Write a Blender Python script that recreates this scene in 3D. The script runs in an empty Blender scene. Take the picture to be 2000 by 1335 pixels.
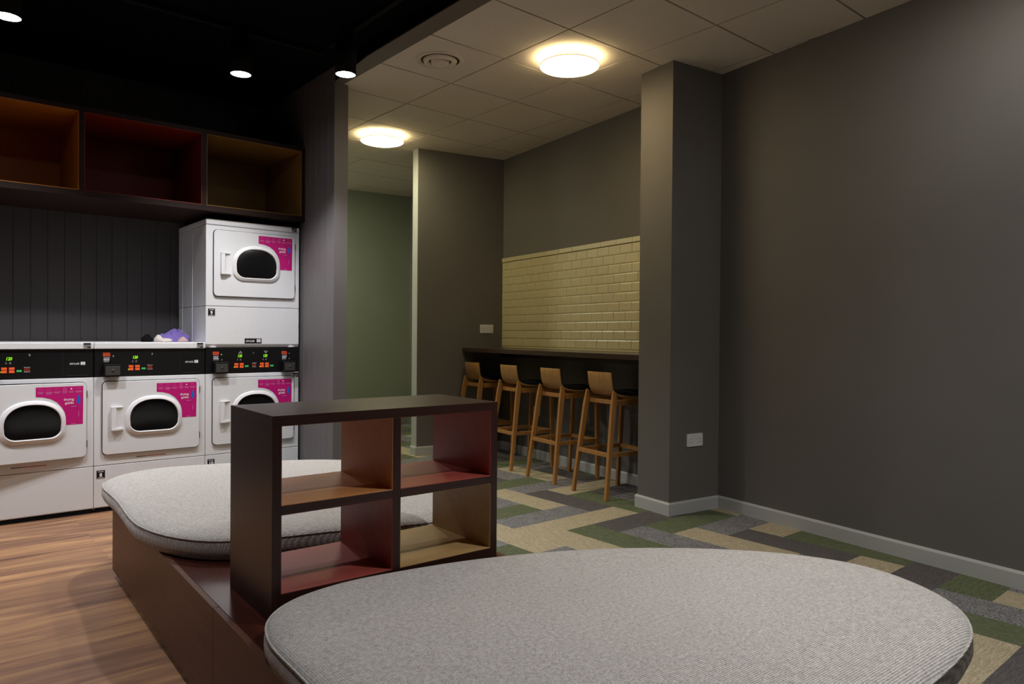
import bpy, bmesh, math, random
from math import sin, cos, pi, sqrt
from mathutils import Vector, Matrix
from mathutils import noise as mnoise

random.seed(7)
SC = bpy.context.scene
COL = SC.collection

# ------------------------------------------------------------------ camera
F = 1388.9; PITCH = -0.0098; ROLL = 0.008; YAW = 0.7015; HC = 1.1795
DEL = 0.1418          # the right-hand walls are turned by this angle against the ceiling grid
BEN = 0.0301          # the seating platform is turned slightly too
SHF = 0.0334
H = 2.984             # tile ceiling
HB = 3.08             # black ceiling


def make_camera():
    fw = Vector((sin(YAW) * cos(PITCH), cos(YAW) * cos(PITCH), sin(PITCH)))
    r = Vector((cos(YAW), -sin(YAW), 0))
    u = r.cross(fw)
    r2 = cos(ROLL) * r + sin(ROLL) * u
    u2 = -sin(ROLL) * r + cos(ROLL) * u
    m = Matrix(((r2.x, u2.x, -fw.x, 0), (r2.y, u2.y, -fw.y, 0), (r2.z, u2.z, -fw.z, HC), (0, 0, 0, 1)))
    cd = bpy.data.cameras.new('camera')
    cd.sensor_fit = 'HORIZONTAL'
    cd.sensor_width = 36.0
    cd.lens = 36.0 * F / 2000.0
    cd.clip_start = 0.05
    co = bpy.data.objects.new('camera', cd)
    COL.objects.link(co)
    co.matrix_world = m
    SC.camera = co


make_camera()


# ------------------------------------------------------------------ materials
def lin(v):
    v /= 255.0
    return v / 12.92 if v <= 0.04045 else ((v + 0.055) / 1.055) ** 2.4


def rgb(r, g, b):
    return (lin(r), lin(g), lin(b), 1.0)


class NT:
    """tiny node-tree helper"""
    def __init__(self, name):
        self.m = bpy.data.materials.new(name)
        self.m.use_nodes = True
        self.t = self.m.node_tree
        self.t.nodes.clear()
        self.out = self.n('ShaderNodeOutputMaterial')
        self.b = self.n('ShaderNodeBsdfPrincipled')
        self.l(self.b.outputs[0], self.out.inputs[0])

    def n(self, typ, **kw):
        nd = self.t.nodes.new(typ)
        for k, v in kw.items():
            setattr(nd, k, v)
        return nd

    def l(self, a, b):
        self.t.links.new(a, b)

    def coords(self, scale=(1, 1, 1), rot=(0, 0, 0), kind='Object'):
        tc = self.n('ShaderNodeTexCoord')
        mp = self.n('ShaderNodeMapping')
        mp.inputs['Scale'].default_value = scale
        mp.inputs['Rotation'].default_value = rot
        self.l(tc.outputs[kind], mp.inputs[0])
        return mp.outputs[0]

    def noise(self, vec, scale=5, detail=3, rough=0.5, dist=0.0):
        nd = self.n('ShaderNodeTexNoise')
        nd.inputs['Scale'].default_value = scale
        nd.inputs['Detail'].default_value = detail
        nd.inputs['Roughness'].default_value = rough
        nd.inputs['Distortion'].default_value = dist
        if vec is not None:
            self.l(vec, nd.inputs['Vector'])
        return nd.outputs['Fac']

    def ramp(self, fac, stops):
        nd = self.n('ShaderNodeValToRGB')
        cr = nd.color_ramp
        while len(cr.elements) < len(stops):
            cr.elements.new(0.5)
        for e, (p, c) in zip(cr.elements, stops):
            e.position = p
            e.color = c
        self.l(fac, nd.inputs[0])
        return nd.outputs[0]

    def mix(self, fac, a, b, blend='MIX'):
        nd = self.n('ShaderNodeMix', data_type='RGBA', blend_type=blend)
        if isinstance(fac, (int, float)):
            nd.inputs[0].default_value = fac
        else:
            self.l(fac, nd.inputs[0])
        for i, v in ((6, a), (7, b)):
            if isinstance(v, tuple):
                nd.inputs[i].default_value = v
            else:
                self.l(v, nd.inputs[i])
        return nd.outputs[2]

    def math(self, op, a, b=None):
        nd = self.n('ShaderNodeMath', operation=op)
        for i, v in ((0, a), (1, b)):
            if v is None:
                continue
            if isinstance(v, (int, float)):
                nd.inputs[i].default_value = v
            else:
                self.l(v, nd.inputs[i])
        return nd.outputs[0]

    def bump(self, h, strength=0.3, dist=0.002):
        nd = self.n('ShaderNodeBump')
        nd.inputs['Strength'].default_value = strength
        nd.inputs['Distance'].default_value = dist
        self.l(h, nd.inputs['Height'])
        self.l(nd.outputs[0], self.b.inputs['Normal'])

    def col(self, v):
        if isinstance(v, tuple):
            self.b.inputs['Base Color'].default_value = v
        else:
            self.l(v, self.b.inputs['Base Color'])

    def set(self, **kw):
        for k, v in kw.items():
            self.b.inputs[k.replace('_', ' ')].default_value = v


def paint(name, c, rough=0.55, var=0.04, bump=0.15, scale=140, spec=0.35):
    m = NT(name)
    v = m.coords()
    n1 = m.noise(v, 2.5, 3)
    a = tuple(x * (1 - var) for x in c[:3]) + (1,)
    b = tuple(x * (1 + var) for x in c[:3]) + (1,)
    m.col(m.ramp(n1, [(0.35, a), (0.65, b)]))
    m.set(Roughness=rough, Specular_IOR_Level=spec)
    if bump:
        m.bump(m.noise(v, scale, 2), bump, 0.001)
    return m.m


def plain(name, c, rough=0.4, spec=0.5, metal=0.0, coat=0.0):
    m = NT(name)
    v = m.coords()
    n1 = m.noise(v, 30, 2)
    a = tuple(x * 0.99 for x in c[:3]) + (1,)
    b = tuple(min(1, x * 1.01) for x in c[:3]) + (1,)
    m.col(m.ramp(n1, [(0.3, a), (0.7, b)]))
    m.set(Roughness=rough, Specular_IOR_Level=spec, Metallic=metal, Coat_Weight=coat)
    return m.m


def glow(name, c, strength, base=(0.8, 0.8, 0.8, 1)):
    m = NT(name)
    m.col(base)
    m.set(Emission_Color=c, Emission_Strength=strength, Roughness=0.4)
    return m.m


def wood(name, dark, light, axis='x', scale=1.0, rough=0.35, coat=0.3, spec=0.5, bump=0.08):
    m = NT(name)
    s = {'x': (1.2, 22, 22), 'y': (22, 1.2, 22), 'z': (22, 22, 1.2)}[axis]
    v = m.coords(tuple(k * scale for k in s))
    g = m.noise(v, 2.2, 6, 0.6, 0.6)
    v2 = m.coords(tuple(k * scale * 5 for k in s))
    g2 = m.noise(v2, 3, 3, 0.6)
    c1 = m.ramp(g, [(0.3, dark), (0.7, light)])
    c2 = m.mix(m.math('MULTIPLY', g2, 0.45), c1, dark)
    m.col(c2)
    m.set(Roughness=rough, Coat_Weight=coat, Coat_Roughness=0.25, Specular_IOR_Level=spec)
    m.bump(g2, bump, 0.0006)
    return m.m


def fabric(name, c1, c2, period=0.0058, ang=0.0):
    """woven rib cloth with a melange yarn"""
    m = NT(name)
    v = m.coords((1, 1, 1), (0, 0, ang))
    def wave(direction, per, dist):
        w1 = m.n('ShaderNodeTexWave', wave_type='BANDS', bands_direction=direction, wave_profile='SIN')
        w1.inputs['Scale'].default_value = 2 * pi / per / 20.0
        w1.inputs['Distortion'].default_value = dist
        w1.inputs['Detail'].default_value = 2
        w1.inputs['Detail Scale'].default_value = 2.5
        m.l(v, w1.inputs['Vector'])
        return w1.outputs['Fac']
    wa = wave('Y', period, 1.4)
    wb = wave('X', period * 0.9, 1.4)
    wz = wave('Z', period * 0.8, 1.0)
    n1 = m.noise(v, 330, 2, 0.6)
    n2 = m.noise(m.coords((1, 1, 1)), 95, 3, 0.65)
    n3 = m.noise(m.coords((1, 1, 1)), 7, 3, 0.6)
    h = m.math('ADD', m.math('MULTIPLY', wa, 0.36), m.math('MULTIPLY', wb, 0.16))
    # the Z bands only read on the upright border, not across the rounded top edge
    geo = m.n('ShaderNodeNewGeometry')
    sep = m.n('ShaderNodeSeparateXYZ')
    m.l(geo.outputs['True Normal'], sep.inputs[0])
    up = m.math('GREATER_THAN', 0.25, m.math('ABSOLUTE', sep.outputs['Z']))
    h = m.math('ADD', h, m.math('MULTIPLY', m.math('MULTIPLY', wz, 0.16), up))
    h = m.math('ADD', h, m.math('MULTIPLY', n1, 0.75))
    k = m.math('ADD', m.math('MULTIPLY', h, 0.62), m.math('MULTIPLY', n2, 0.42))
    c = m.ramp(k, [(0.36, c1), (0.78, c2)])
    c = m.mix(m.math('MULTIPLY', n3, 0.12), c, c1)
    m.col(c)
    m.set(Roughness=0.92, Specular_IOR_Level=0.15, Sheen_Weight=0.2, Sheen_Roughness=0.5)
    m.bump(h, 0.55, 0.0018)
    return m.m


def carpet_mat(name, ca, cb, horizontal, contrast=1.0, fleck=False):
    m = NT(name)
    sc = (8, 70, 1) if horizontal else (70, 8, 1)
    v = m.coords(sc)
    g = m.noise(v, 1.6, 5, 0.7, 0.3)
    v2 = m.coords(((70, 240, 1) if horizontal else (240, 70, 1)) if not fleck else ((95, 270, 1) if horizontal else (270, 95, 1)))
    f = m.noise(v2, 1.0, 2)
    if fleck:
        mixv = m.math('ADD', m.math('MULTIPLY', g, 0.35), m.math('MULTIPLY', f, 0.65))
        c = m.ramp(mixv, [(0.43, ca), (0.6, cb)])
    else:
        mixv = m.math('ADD', m.math('MULTIPLY', g, 0.5), m.math('MULTIPLY', f, 0.5))
        c = m.ramp(mixv, [(0.36, ca), (0.64, cb)])
    m.col(c)
    m.set(Roughness=0.95, Specular_IOR_Level=0.1)
    m.bump(f, 0.5, 0.003)
    return m.m


M = {}
M['wall'] = paint('grey wall paint', rgb(112, 108, 104), 0.75, 0.02, 0.1, spec=0.15)
M['wall_far'] = paint('green grey wall paint', rgb(134, 138, 120), 0.75, 0.02, 0.1, spec=0.15)
M['wall_back'] = paint('dark panelling paint', rgb(72, 69, 70), 0.5, 0.02, 0.05)
M['wall_panel'] = paint('grey panelling paint', rgb(112, 108, 108), 0.45, 0.02, 0.05)
M['skirting'] = paint('grey white gloss', rgb(188, 188, 186), 0.35, 0.01, 0.0)
M['ceiling_tile'] = paint('ceiling tile', rgb(222, 210, 194), 0.9, 0.02, 0.25, 260)
M['ceiling_grid'] = paint('ceiling grid shadow', rgb(62, 54, 46), 0.7, 0.02, 0.0)
M['black_ceiling'] = paint('black ceiling paint', rgb(7, 7, 8), 0.9, 0.05, 0.0, spec=0.05)
M['fascia'] = paint('fascia paint', rgb(110, 101, 92), 0.6, 0.02, 0.0)
M['white_enamel'] = plain('white enamel', rgb(228, 228, 230), 0.3, 0.5, 0, 0.1)
M['white_plastic'] = plain('white plastic', rgb(232, 230, 232), 0.3, 0.5)
M['black_plastic'] = plain('black plastic', rgb(17, 16, 17), 0.3, 0.5)
M['black_matte'] = plain('matt black metal', rgb(9, 9, 9), 0.7, 0.15)
M['black_gap'] = plain('black gap', rgb(14, 13, 13), 0.8, 0.1)
M['grey_metal'] = plain('dark grey metal', rgb(84, 82, 80), 0.45, 0.5, 0.6)
M['chrome'] = plain('chrome', rgb(200, 200, 200), 0.2, 0.5, 1.0)
M['dark_glass'] = plain('dark door glass', rgb(15, 15, 16), 0.16, 0.4)
M['magenta'] = plain('magenta print', rgb(194, 14, 116), 0.45, 0.4)
M['blue_print'] = plain('blue print', rgb(20, 105, 200), 0.4, 0.4)
M['white_print'] = plain('white print', rgb(240, 238, 240), 0.5, 0.3)
M['pale_print'] = plain('pale pink print', rgb(222, 130, 184), 0.5, 0.3)
M['purple_line'] = plain('violet print', rgb(110, 60, 150), 0.5, 0.3)
M['red_print'] = plain('red print', rgb(190, 60, 50), 0.5, 0.3)
M['black_print'] = plain('black print', rgb(14, 14, 14), 0.5, 0.3)
M['grey_print'] = plain('grey print', rgb(150, 146, 148), 0.5, 0.3)
M['green_led'] = glow('green display', (0.32, 1.0, 0.02, 1), 1.1, (0.05, 0.1, 0.0, 1))
M['orange_key'] = glow('orange key', (1.0, 0.12, 0.02, 1), 0.28, rgb(200, 80, 40))
M['green_key'] = glow('green key', (0.05, 0.75, 0.2, 1), 0.22, rgb(50, 150, 80))
M['orange_text'] = glow('orange lettering', (1.0, 0.12, 0.03, 1), 0.22, rgb(200, 70, 40))
M['lamp_glass'] = glow('opal lamp glass', (1.0, 0.79, 0.43, 1), 27.0)
M['lamp_glass_green'] = glow('opal lamp glass pale', (0.98, 0.90, 0.52, 1), 30.0)
M['lamp_rim'] = glow('lamp rim', (1.0, 0.72, 0.36, 1), 0.55)
M['lamp_back'] = glow('lamp back glow', (1.0, 0.79, 0.43, 1), 7.0)
M['lamp_glass_far'] = glow('opal lamp glass corridor', (0.95, 1.0, 0.76, 1), 110.0)
M['lamp_glass_fill'] = glow('added fill lamp glass', (1.0, 1.0, 0.97, 1), 26.0)  # glow of the unseen ceiling lights added as fill
M['spot_lens'] = glow('spot lens', (0.93, 0.96, 1.0, 1), 30.0)
M['dark_wood'] = wood('dark walnut laminate', rgb(42, 22, 17), rgb(62, 34, 26), 'x', coat=0.08, spec=0.35)
M['dark_wood_z'] = wood('dark walnut laminate upright', rgb(42, 23, 19), rgb(60, 34, 28), 'z', coat=0.05, spec=0.35)
M['bench_side'] = wood('walnut laminate side', rgb(86, 50, 33), rgb(106, 64, 44), 'y', 1.0, 0.45, 0.08, 0.35)
M['bench_top'] = wood('walnut laminate top', rgb(60, 26, 18), rgb(86, 40, 29), 'y', 1.0, 0.16, 0.5)
M['bar_wood'] = wood('bar top laminate', rgb(50, 34, 26), rgb(74, 52, 40), 'y', 1.0, 0.3)
M['orange_lam'] = wood('orange laminate', rgb(182, 122, 68), rgb(198, 138, 82), 'x', 0.6, 0.4, 0.1, 0.4, 0.02)
M['red_lam'] = wood('red laminate', rgb(150, 68, 56), rgb(166, 78, 64), 'x', 0.6, 0.4, 0.1, 0.4, 0.02)
M['tan_lam'] = wood('tan laminate', rgb(166, 132, 84), rgb(182, 148, 98), 'x', 0.6, 0.4, 0.1, 0.4, 0.02)
M['cab_wood'] = wood('dark cabinet laminate', rgb(30, 18, 15), rgb(48, 29, 23), 'x', 1.0, 0.55, 0.0, 0.2, 0.03)
M['orange_bay'] = wood('deep orange laminate', rgb(176, 106, 30), rgb(188, 116, 38), 'x', 0.6, 0.5, 0.0, 0.3, 0.02)
M['red_bay'] = wood('deep red laminate', rgb(122, 34, 14), rgb(132, 40, 20), 'x', 0.6, 0.5, 0.0, 0.3, 0.02)
M['tan_bay'] = wood('olive laminate', rgb(136, 100, 46), rgb(148, 110, 54), 'x', 0.6, 0.5, 0.0, 0.3, 0.02)
M['ply'] = wood('oak plywood', rgb(168, 122, 70), rgb(196, 148, 92), 'z', 1.0, 0.42, 0.15)
M['oak'] = wood('oak leg', rgb(160, 110, 58), rgb(188, 136, 78), 'z', 1.0, 0.45, 0.1)
M['oak_h'] = wood('oak rail', rgb(160, 110, 58), rgb(188, 136, 78), 'x', 1.0, 0.45, 0.1)
M['seat_pad'] = plain('black upholstery', rgb(26, 24, 26), 0.85, 0.2)
M['metro'] = plain('cream glazed tile', rgb(206, 194, 154), 0.3, 0.4, 0, 0.0)
M['grout'] = plain('tile grout', rgb(176, 162, 124), 0.8, 0.2)
M['cushion'] = fabric('grey woven wool', rgb(106, 100, 95), rgb(220, 214, 208))
M['purple_cloth'] = plain('purple cotton', rgb(122, 104, 172), 0.9, 0.1)
M['pale_cloth'] = plain('pale grey cotton', rgb(206, 196, 188), 0.9, 0.1)
M['black_cloth'] = plain('black cotton', rgb(20, 18, 18), 0.95, 0.1)
M['pink_cloth'] = plain('beige cotton', rgb(190, 160, 158), 0.9, 0.1)


def wood_floor():
    m = NT('wood strip floor')
    tc = m.n('ShaderNodeTexCoord')
    br = m.n('ShaderNodeTexBrick')
    br.offset = 0.37
    br.inputs['Scale'].default_value = 1.0
    br.inputs['Brick Width'].default_value = 1.25
    br.inputs['Row Height'].default_value = 0.19
    br.inputs['Mortar Size'].default_value = 0.0009
    br.inputs['Mortar Smooth'].default_value = 0.3
    br.inputs['Bias'].default_value = 0.0
    br.inputs['Color1'].default_value = (0, 0, 0, 1)
    br.inputs['Color2'].default_value = (1, 1, 1, 1)
    br.inputs['Mortar'].default_value = (0.5, 0.5, 0.5, 1)
    m.l(tc.outputs['Object'], br.inputs['Vector'])
    mp = m.n('ShaderNodeMapping')
    mp.inputs['Scale'].default_value = (1.0, 11, 1)
    m.l(tc.outputs['Object'], mp.inputs[0])
    # shift the grain per board
    add = m.n('ShaderNodeVectorMath', operation='ADD')
    sc = m.n('ShaderNodeVectorMath', operation='SCALE')
    sc.inputs['Scale'].default_value = 9.0
    m.l(br.outputs['Color'], sc.inputs[0])
    m.l(mp.outputs[0], add.inputs[0])
    m.l(sc.outputs[0], add.inputs[1])
    g = m.noise(add.outputs[0], 1.0, 5, 0.55, 0.8)
    mp2 = m.n('ShaderNodeMapping')
    mp2.inputs['Scale'].default_value = (5, 120, 1)
    m.l(tc.outputs['Object'], mp2.inputs[0])
    g2 = m.noise(mp2.outputs[0], 1.0, 3, 0.6)
    c = m.ramp(g, [(0.34, rgb(92, 64, 50)), (0.45, rgb(146, 106, 78)), (0.56, rgb(184, 138, 96)), (0.68, rgb(212, 168, 114))])
    c = m.mix(m.math('MULTIPLY', m.math('SUBTRACT', 1.0, br.outputs['Color']), 0.42), c, rgb(112, 80, 62))
    mp3 = m.n('ShaderNodeMapping')
    mp3.inputs['Scale'].default_value = (0.9, 5.5, 1)
    m.l(tc.outputs['Object'], mp3.inputs[0])
    g3 = m.noise(mp3.outputs[0], 1.4, 3, 0.6, 0.5)
    g3 = m.ramp(g3, [(0.42, (0, 0, 0, 1)), (0.62, (1, 1, 1, 1))])
    c = m.mix(m.math('MULTIPLY', g3, 0.38), c, rgb(126, 90, 72))
    c = m.mix(m.math('MULTIPLY', g2, 0.25), c, rgb(120, 86, 66))
    c = m.mix(m.math('MULTIPLY', br.outputs['Fac'], 0.5), c, rgb(90, 62, 48))
    m.col(c)
    m.set(Roughness=0.42, Specular_IOR_Level=0.4)
    m.bump(g2, 0.05, 0.0005)
    return m.m


M['wood_floor'] = wood_floor()
CARPET = [('beige', rgb(136, 123, 100), rgb(192, 179, 152), False),
          ('charcoal', rgb(70, 66, 66), rgb(104, 99, 98), False),
          ('green', rgb(70, 76, 56), rgb(112, 118, 90), False),
          ('speckled grey', rgb(74, 72, 75), rgb(156, 154, 154), True)]
CM = {}
for k, (n, a, b, fl) in enumerate(CARPET):
    for hz in (0, 1):
        CM[(k, hz)] = carpet_mat('%s carpet %s' % (n, 'across' if hz else 'along'), a, b, hz == 1, 1, fl)


# ------------------------------------------------------------------ mesh helpers
class MB:
    def __init__(self):
        self.v = []
        self.f = []
        self.m = []
        self.sm = []

    def add(self, vs, fs, mi=0, smooth=False):
        o = len(self.v)
        self.v += [tuple(p) for p in vs]
        for f in fs:
            self.f.append([i + o for i in f])
            self.m.append(mi)
            self.sm.append(smooth)
        return self

    def box(self, x0, x1, y0, y1, z0, z1, mi=0):
        vs = [(x0, y0, z0), (x1, y0, z0), (x1, y1, z0), (x0, y1, z0), (x0, y0, z1), (x1, y0, z1), (x1, y1, z1), (x0, y1, z1)]
        fs = [(0, 3, 2, 1), (4, 5, 6, 7), (0, 1, 5, 4), (1, 2, 6, 5), (2, 3, 7, 6), (3, 0, 4, 7)]
        return self.add(vs, fs, mi)

    def prism(self, pts, a0, a1, axis='y', mi=0, smooth=False):
        """2-D outline (counter-clockwise seen along -axis) extruded from a0 to a1"""
        n = len(pts)

        def P(p, a):
            if axis == 'y':
                return (p[0], a, p[1])
            if axis == 'z':
                return (p[0], p[1], a)
            return (a, p[0], p[1])
        vs = [P(p, a0) for p in pts] + [P(p, a1) for p in pts]
        o = len(self.v)
        self.v += vs
        def F_(f, s=False):
            self.f.append([i + o for i in f]); self.m.append(mi); self.sm.append(s)
        F_(list(range(n)))
        F_(list(range(2 * n - 1, n - 1, -1)))
        for i in range(n):
            j = (i + 1) % n
            F_([i, i + n, j + n, j], smooth)
        return self

    def hexa(self, b, t, mi=0):
        """bottom 4 and top 4 corners"""
        vs = list(b) + list(t)
        return self.add(vs, [(0, 3, 2, 1), (4, 5, 6, 7), (0, 1, 5, 4), (1, 2, 6, 5), (2, 3, 7, 6), (3, 0, 4, 7)], mi)

    def rings(self, rings, closed=True, cap0=True, cap1=True, mi=0, smooth=True):
        n = len(rings[0])
        o = len(self.v)
        for r in rings:
            self.v += [tuple(p) for p in r]
        for k in range(len(rings) - 1):
            for i in range(n if closed else n - 1):
                j = (i + 1) % n
                self.f.append([o + k * n + i, o + k * n + j, o + (k + 1) * n + j, o + (k + 1) * n + i])
                self.m.append(mi); self.sm.append(smooth)
        if cap0:
            self.f.append([o + i for i in reversed(range(n))]); self.m.append(mi); self.sm.append(False)
        if cap1:
            b = o + (len(rings) - 1) * n
            self.f.append([b + i for i in range(n)]); self.m.append(mi); self.sm.append(False)
        return self

    def lathe(self, prof, cx=0, cy=0, n=48, mi=0, smooth=True, cap0=True, cap1=True):
        rs = [[(cx + r * cos(2 * pi * i / n), cy + r * sin(2 * pi * i / n), z) for i in range(n)] for r, z in prof]
        return self.rings(rs, True, cap0, cap1, mi, smooth)

    def tube(self, path, rad, n=8, closed=False, mi=0):
        rs = []
        N = len(path)
        for k, p in enumerate(path):
            p = Vector(p)
            a = Vector(path[(k - 1) % N] if closed or k > 0 else path[k])
            b = Vector(path[(k + 1) % N] if closed or k < N - 1 else path[k])
            t = (b - a).normalized()
            up = Vector((0, 0, 1)) if abs(t.z) < 0.9 else Vector((1, 0, 0))
            s = t.cross(up).normalized()
            u = s.cross(t)
            rs.append([tuple(p + rad * (cos(2 * pi * i / n) * s + sin(2 * pi * i / n) * u)) for i in range(n)])
        if closed:
            rs.append(rs[0])
        return self.rings(rs, True, not closed, not closed, mi, True)

    def text(self, s, x, z, size, y=0.0, mi=0, align='LEFT', bold=0.0, sx=1.0):
        vs, fs = text_geo(s, size, align, bold)
        return self.add([(x + a * sx, y, z + b) for a, b in vs], fs, mi)

    def build(self, name, mats, parent=None, bevel=0.0, seg=2, loc=None, rotz=None, recalc=True, autosmooth=False):
        me = bpy.data.meshes.new(name)
        me.from_pydata(self.v, [], self.f)
        for k, p in enumerate(me.polygons):
            p.material_index = self.m[k]
            p.use_smooth = self.sm[k]
        if not isinstance(mats, (list, tuple)):
            mats = [mats]
        for mm in mats:
            me.materials.append(mm)
        bm = bmesh.new()
        bm.from_mesh(me)
        if recalc:
            bmesh.ops.recalc_face_normals(bm, faces=bm.faces[:])
        if bevel > 0:
            es = [e for e in bm.edges if len(e.link_faces) == 2 and e.calc_face_angle(0) > 0.45]
            bmesh.ops.bevel(bm, geom=es, offset=bevel, offset_type='OFFSET', segments=seg, profile=0.6, affect='EDGES', clamp_overlap=True)
        bm.to_mesh(me)
        bm.free()
        ob = bpy.data.objects.new(name, me)
        COL.objects.link(ob)
        if parent is not None:
            ob.parent = parent
        if loc is not None:
            ob.location = loc
        if rotz is not None:
            ob.rotation_euler.z = rotz
        return ob


_tc = {}


def text_geo(s, size, align='LEFT', bold=0.0):
    key = (s, size, align, bold)
    if key in _tc:
        return _tc[key]
    cu = bpy.data.curves.new('lettering', 'FONT')
    cu.body = s
    cu.size = size
    cu.align_x = align
    cu.offset = bold
    cu.fill_mode = 'BOTH'
    cu.shear = 0.22 if s == '120' else 0.0
    cu.resolution_u = 3
    ob = bpy.data.objects.new('lettering', cu)
    COL.objects.link(ob)
    dg = bpy.context.evaluated_depsgraph_get()
    dg.update()
    me = bpy.data.meshes.new_from_object(ob.evaluated_get(dg))
    vs = [(v.co.x, v.co.y) for v in me.vertices]
    fs = [list(p.vertices) for p in me.polygons]
    bpy.data.objects.remove(ob)
    bpy.data.curves.remove(cu)
    bpy.data.meshes.remove(me)
    _tc[key] = (vs, fs)
    return vs, fs


def tag(o, label=None, cat=None, group=None, kind=None):
    if label:
        o['label'] = label
    if cat:
        o['category'] = cat
    if group:
        o['group'] = group
    if kind:
        o['kind'] = kind
    return o


def struct(o):
    o['kind'] = 'structure'
    return o


def thing(name, label, cat, loc=(0, 0, 0), rotz=0.0, group=None):
    o = bpy.data.objects.new(name, None)
    o.empty_display_size = 0.1
    COL.objects.link(o)
    o.location = loc
    o.rotation_euler.z = rotz
    return tag(o, label, cat, group)


def copy_tree(o, parent=None):
    c = o.copy()
    COL.objects.link(c)
    c.parent = parent
    for ch in list(o.children):
        copy_tree(ch, c)
    return c


def fromrot(x, y, an):
    return (x * cos(an) + y * sin(an), -x * sin(an) + y * cos(an))


def rrect(x0, x1, z0, z1, r, n=6):
    pts = []
    for cx, cz, a in ((x1 - r, z0 + r, -pi / 2), (x1 - r, z1 - r, 0), (x0 + r, z1 - r, pi / 2), (x0 + r, z0 + r, pi)):
        for i in range(n + 1):
            t = a + (pi / 2) * i / n
            pts.append((cx + r * cos(t), cz + r * sin(t)))
    return pts


# ------------------------------------------------------------------ room shell
def build_room():
    # floors
    XS = 1.58
    struct(MB().box(-2.6, XS, -2.6, 6.1, -0.06, 0.0).build('floor', M['wood_floor']))
    W = 0.2255
    OX, OY = 3.03, 3.063
    mats = []
    midx = {}
    for k in range(4):
        for hz in (0, 1):
            midx[(k, hz)] = len(mats)
            mats.append(CM[(k, hz)])
    mb = MB()
    x1lim, ylo, yhi = 5.6, -2.6, 9.0

    def quad(ax, bx, ay, by, mi):
        ax = max(ax, XS); bx = min(bx, x1lim); ay = max(ay, ylo); by = min(by, yhi)
        if bx - ax < 1e-4 or by - ay < 1e-4:
            return
        mb.add([(ax, ay, 0), (bx, ay, 0), (bx, by, 0), (ax, by, 0)], [(0, 1, 2, 3)], mi)
    for i in range(-12, 16):
        for j in range(-30, 32):
            s = i + j
            if s % 6 == 0:
                c = (i + s // 6) % 4
                quad(OX + i * W, OX + (i + 3) * W, OY + j * W, OY + (j + 1) * W, midx[(c, 1)])
            if s % 6 == 3:
                c = (i - 2 + (s + 3) // 6) % 4
                if (i, j) == (-1, -2 - 0):
                    c = 0
                quad(OX + i * W, OX + (i + 1) * W, OY + j * W, OY + (j + 3) * W, midx[(c, 0)])
    # slab edge so the carpet is not a bare sheet
    mb.box(XS, x1lim, ylo, yhi, -0.06, -0.001, 0)
    struct(mb.build('floor', mats, recalc=False))

    # tile ceiling: 600 mm lattice
    gx, gy = 2.96, 3.004
    mb = MB()
    mb.box(2.376, 5.6, -2.6, 9.1, H + 0.012, H + 0.05, 1)
    for i in range(-1, 5):
        for j in range(-10, 11):
            a, b = gx + 0.6 * i, gx + 0.6 * (i + 1)
            c, d = gy + 0.6 * j, gy + 0.6 * (j + 1)
            g = 0.0058
            a = max(a + g, 2.39); b = min(b - g, 5.6)
            mb.hexa([(a, c + g, H - 0.003), (b, c + g, H - 0.003), (b, d - g, H - 0.003), (a, d - g, H - 0.003)],
                    [(a - .0, c + g, H + 0.013), (b, c + g, H + 0.013), (b, d - g, H + 0.013), (a, d - g, H + 0.013)], 0)
    struct(mb.build('ceiling', [M['ceiling_tile'], M['ceiling_grid'], M['ceiling_grid']]))
    struct(MB().box(-2.6, 2.3, -2.6, 6.1, HB, HB + 0.06).build('ceiling', M['black_ceiling']))
    mb = MB()
    mb.prism([(2.262, -2.6), (2.389, -2.6), (2.389, 4.7295), (2.317, 4.7295), (2.262, 4.15)], H - 0.004, H + 0.004, 'z', 0)
    mb.prism([(2.264, -2.6), (2.388, -2.6), (2.388, 4.7295), (2.319, 4.7295), (2.264, 4.15)], H + 0.0042, HB + 0.05, 'z', 1)
    struct(mb.build('trim_1', [M['fascia'], M['black_ceiling']]))

    # right wall, in its own turned frame
    struct(MB().box(3.818, 3.95, -2.6, 9.4, 0, H + 0.005).build('wall_right', M['wall'], rotz=-DEL))
    struct(MB().box(3.354, 3.8175, 3.397, 3.70, 0, H + 0.004).build('wall_pillar', M['wall'], rotz=-DEL))
    # alcove return wall (slightly out of square)
    mb = MB()
    p = [(2.889, 6.345), (3.8175, 6.277), (3.8175, 6.46), (2.889, 6.46)]
    mb.hexa([(a, b, 0) for a, b in p], [(a, b, H + 0.004) for a, b in p])
    struct(mb.build('wall_alcove', M['wall'], rotz=-DEL))
    struct(MB().box(2.8835, 2.8885, 6.346, 6.46, 0.0, H + 0.003).build('trim_2', M['skirting'], rotz=-DEL))
    struct(MB().box(0.9, 3.818, 8.65, 8.78, 0, H + 0.004).build('wall_far', M['wall_far'], rotz=-DEL))
    # partition beside the dryers
    prof = [(2.422, 4.73), (2.422, 9.2), (2.316, 9.2)]
    y = 5.94
    while y > 4.76:
        prof += [(2.316, y + 0.003), (2.319, y), (2.316, y - 0.003)]
        y -= 0.101
    prof += [(2.316, 4.73)]
    struct(MB().prism(prof, 0, HB + 0.03, 'z').build('wall_partition', M['wall_panel']))
    # laundry back wall with v-grooved panelling
    mb = MB()
    xs = [0.434 - 0.101 * k for k in range(31)][::-1] + [0.434 + 0.101 * k for k in range(1, 19)]
    prof = [(-2.6, 5.99)]
    for x in xs:
        if x > 2.3:
            continue
        prof += [(x - 0.0028, 5.97), (x, 5.9735), (x + 0.0028, 5.97)]
    prof[0] = (-2.6, 5.97)
    prof += [(2.3155, 5.97), (2.3155, 6.08), (-2.6, 6.08)]
    mb.prism(prof, 0, HB + 0.03, 'z')
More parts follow.
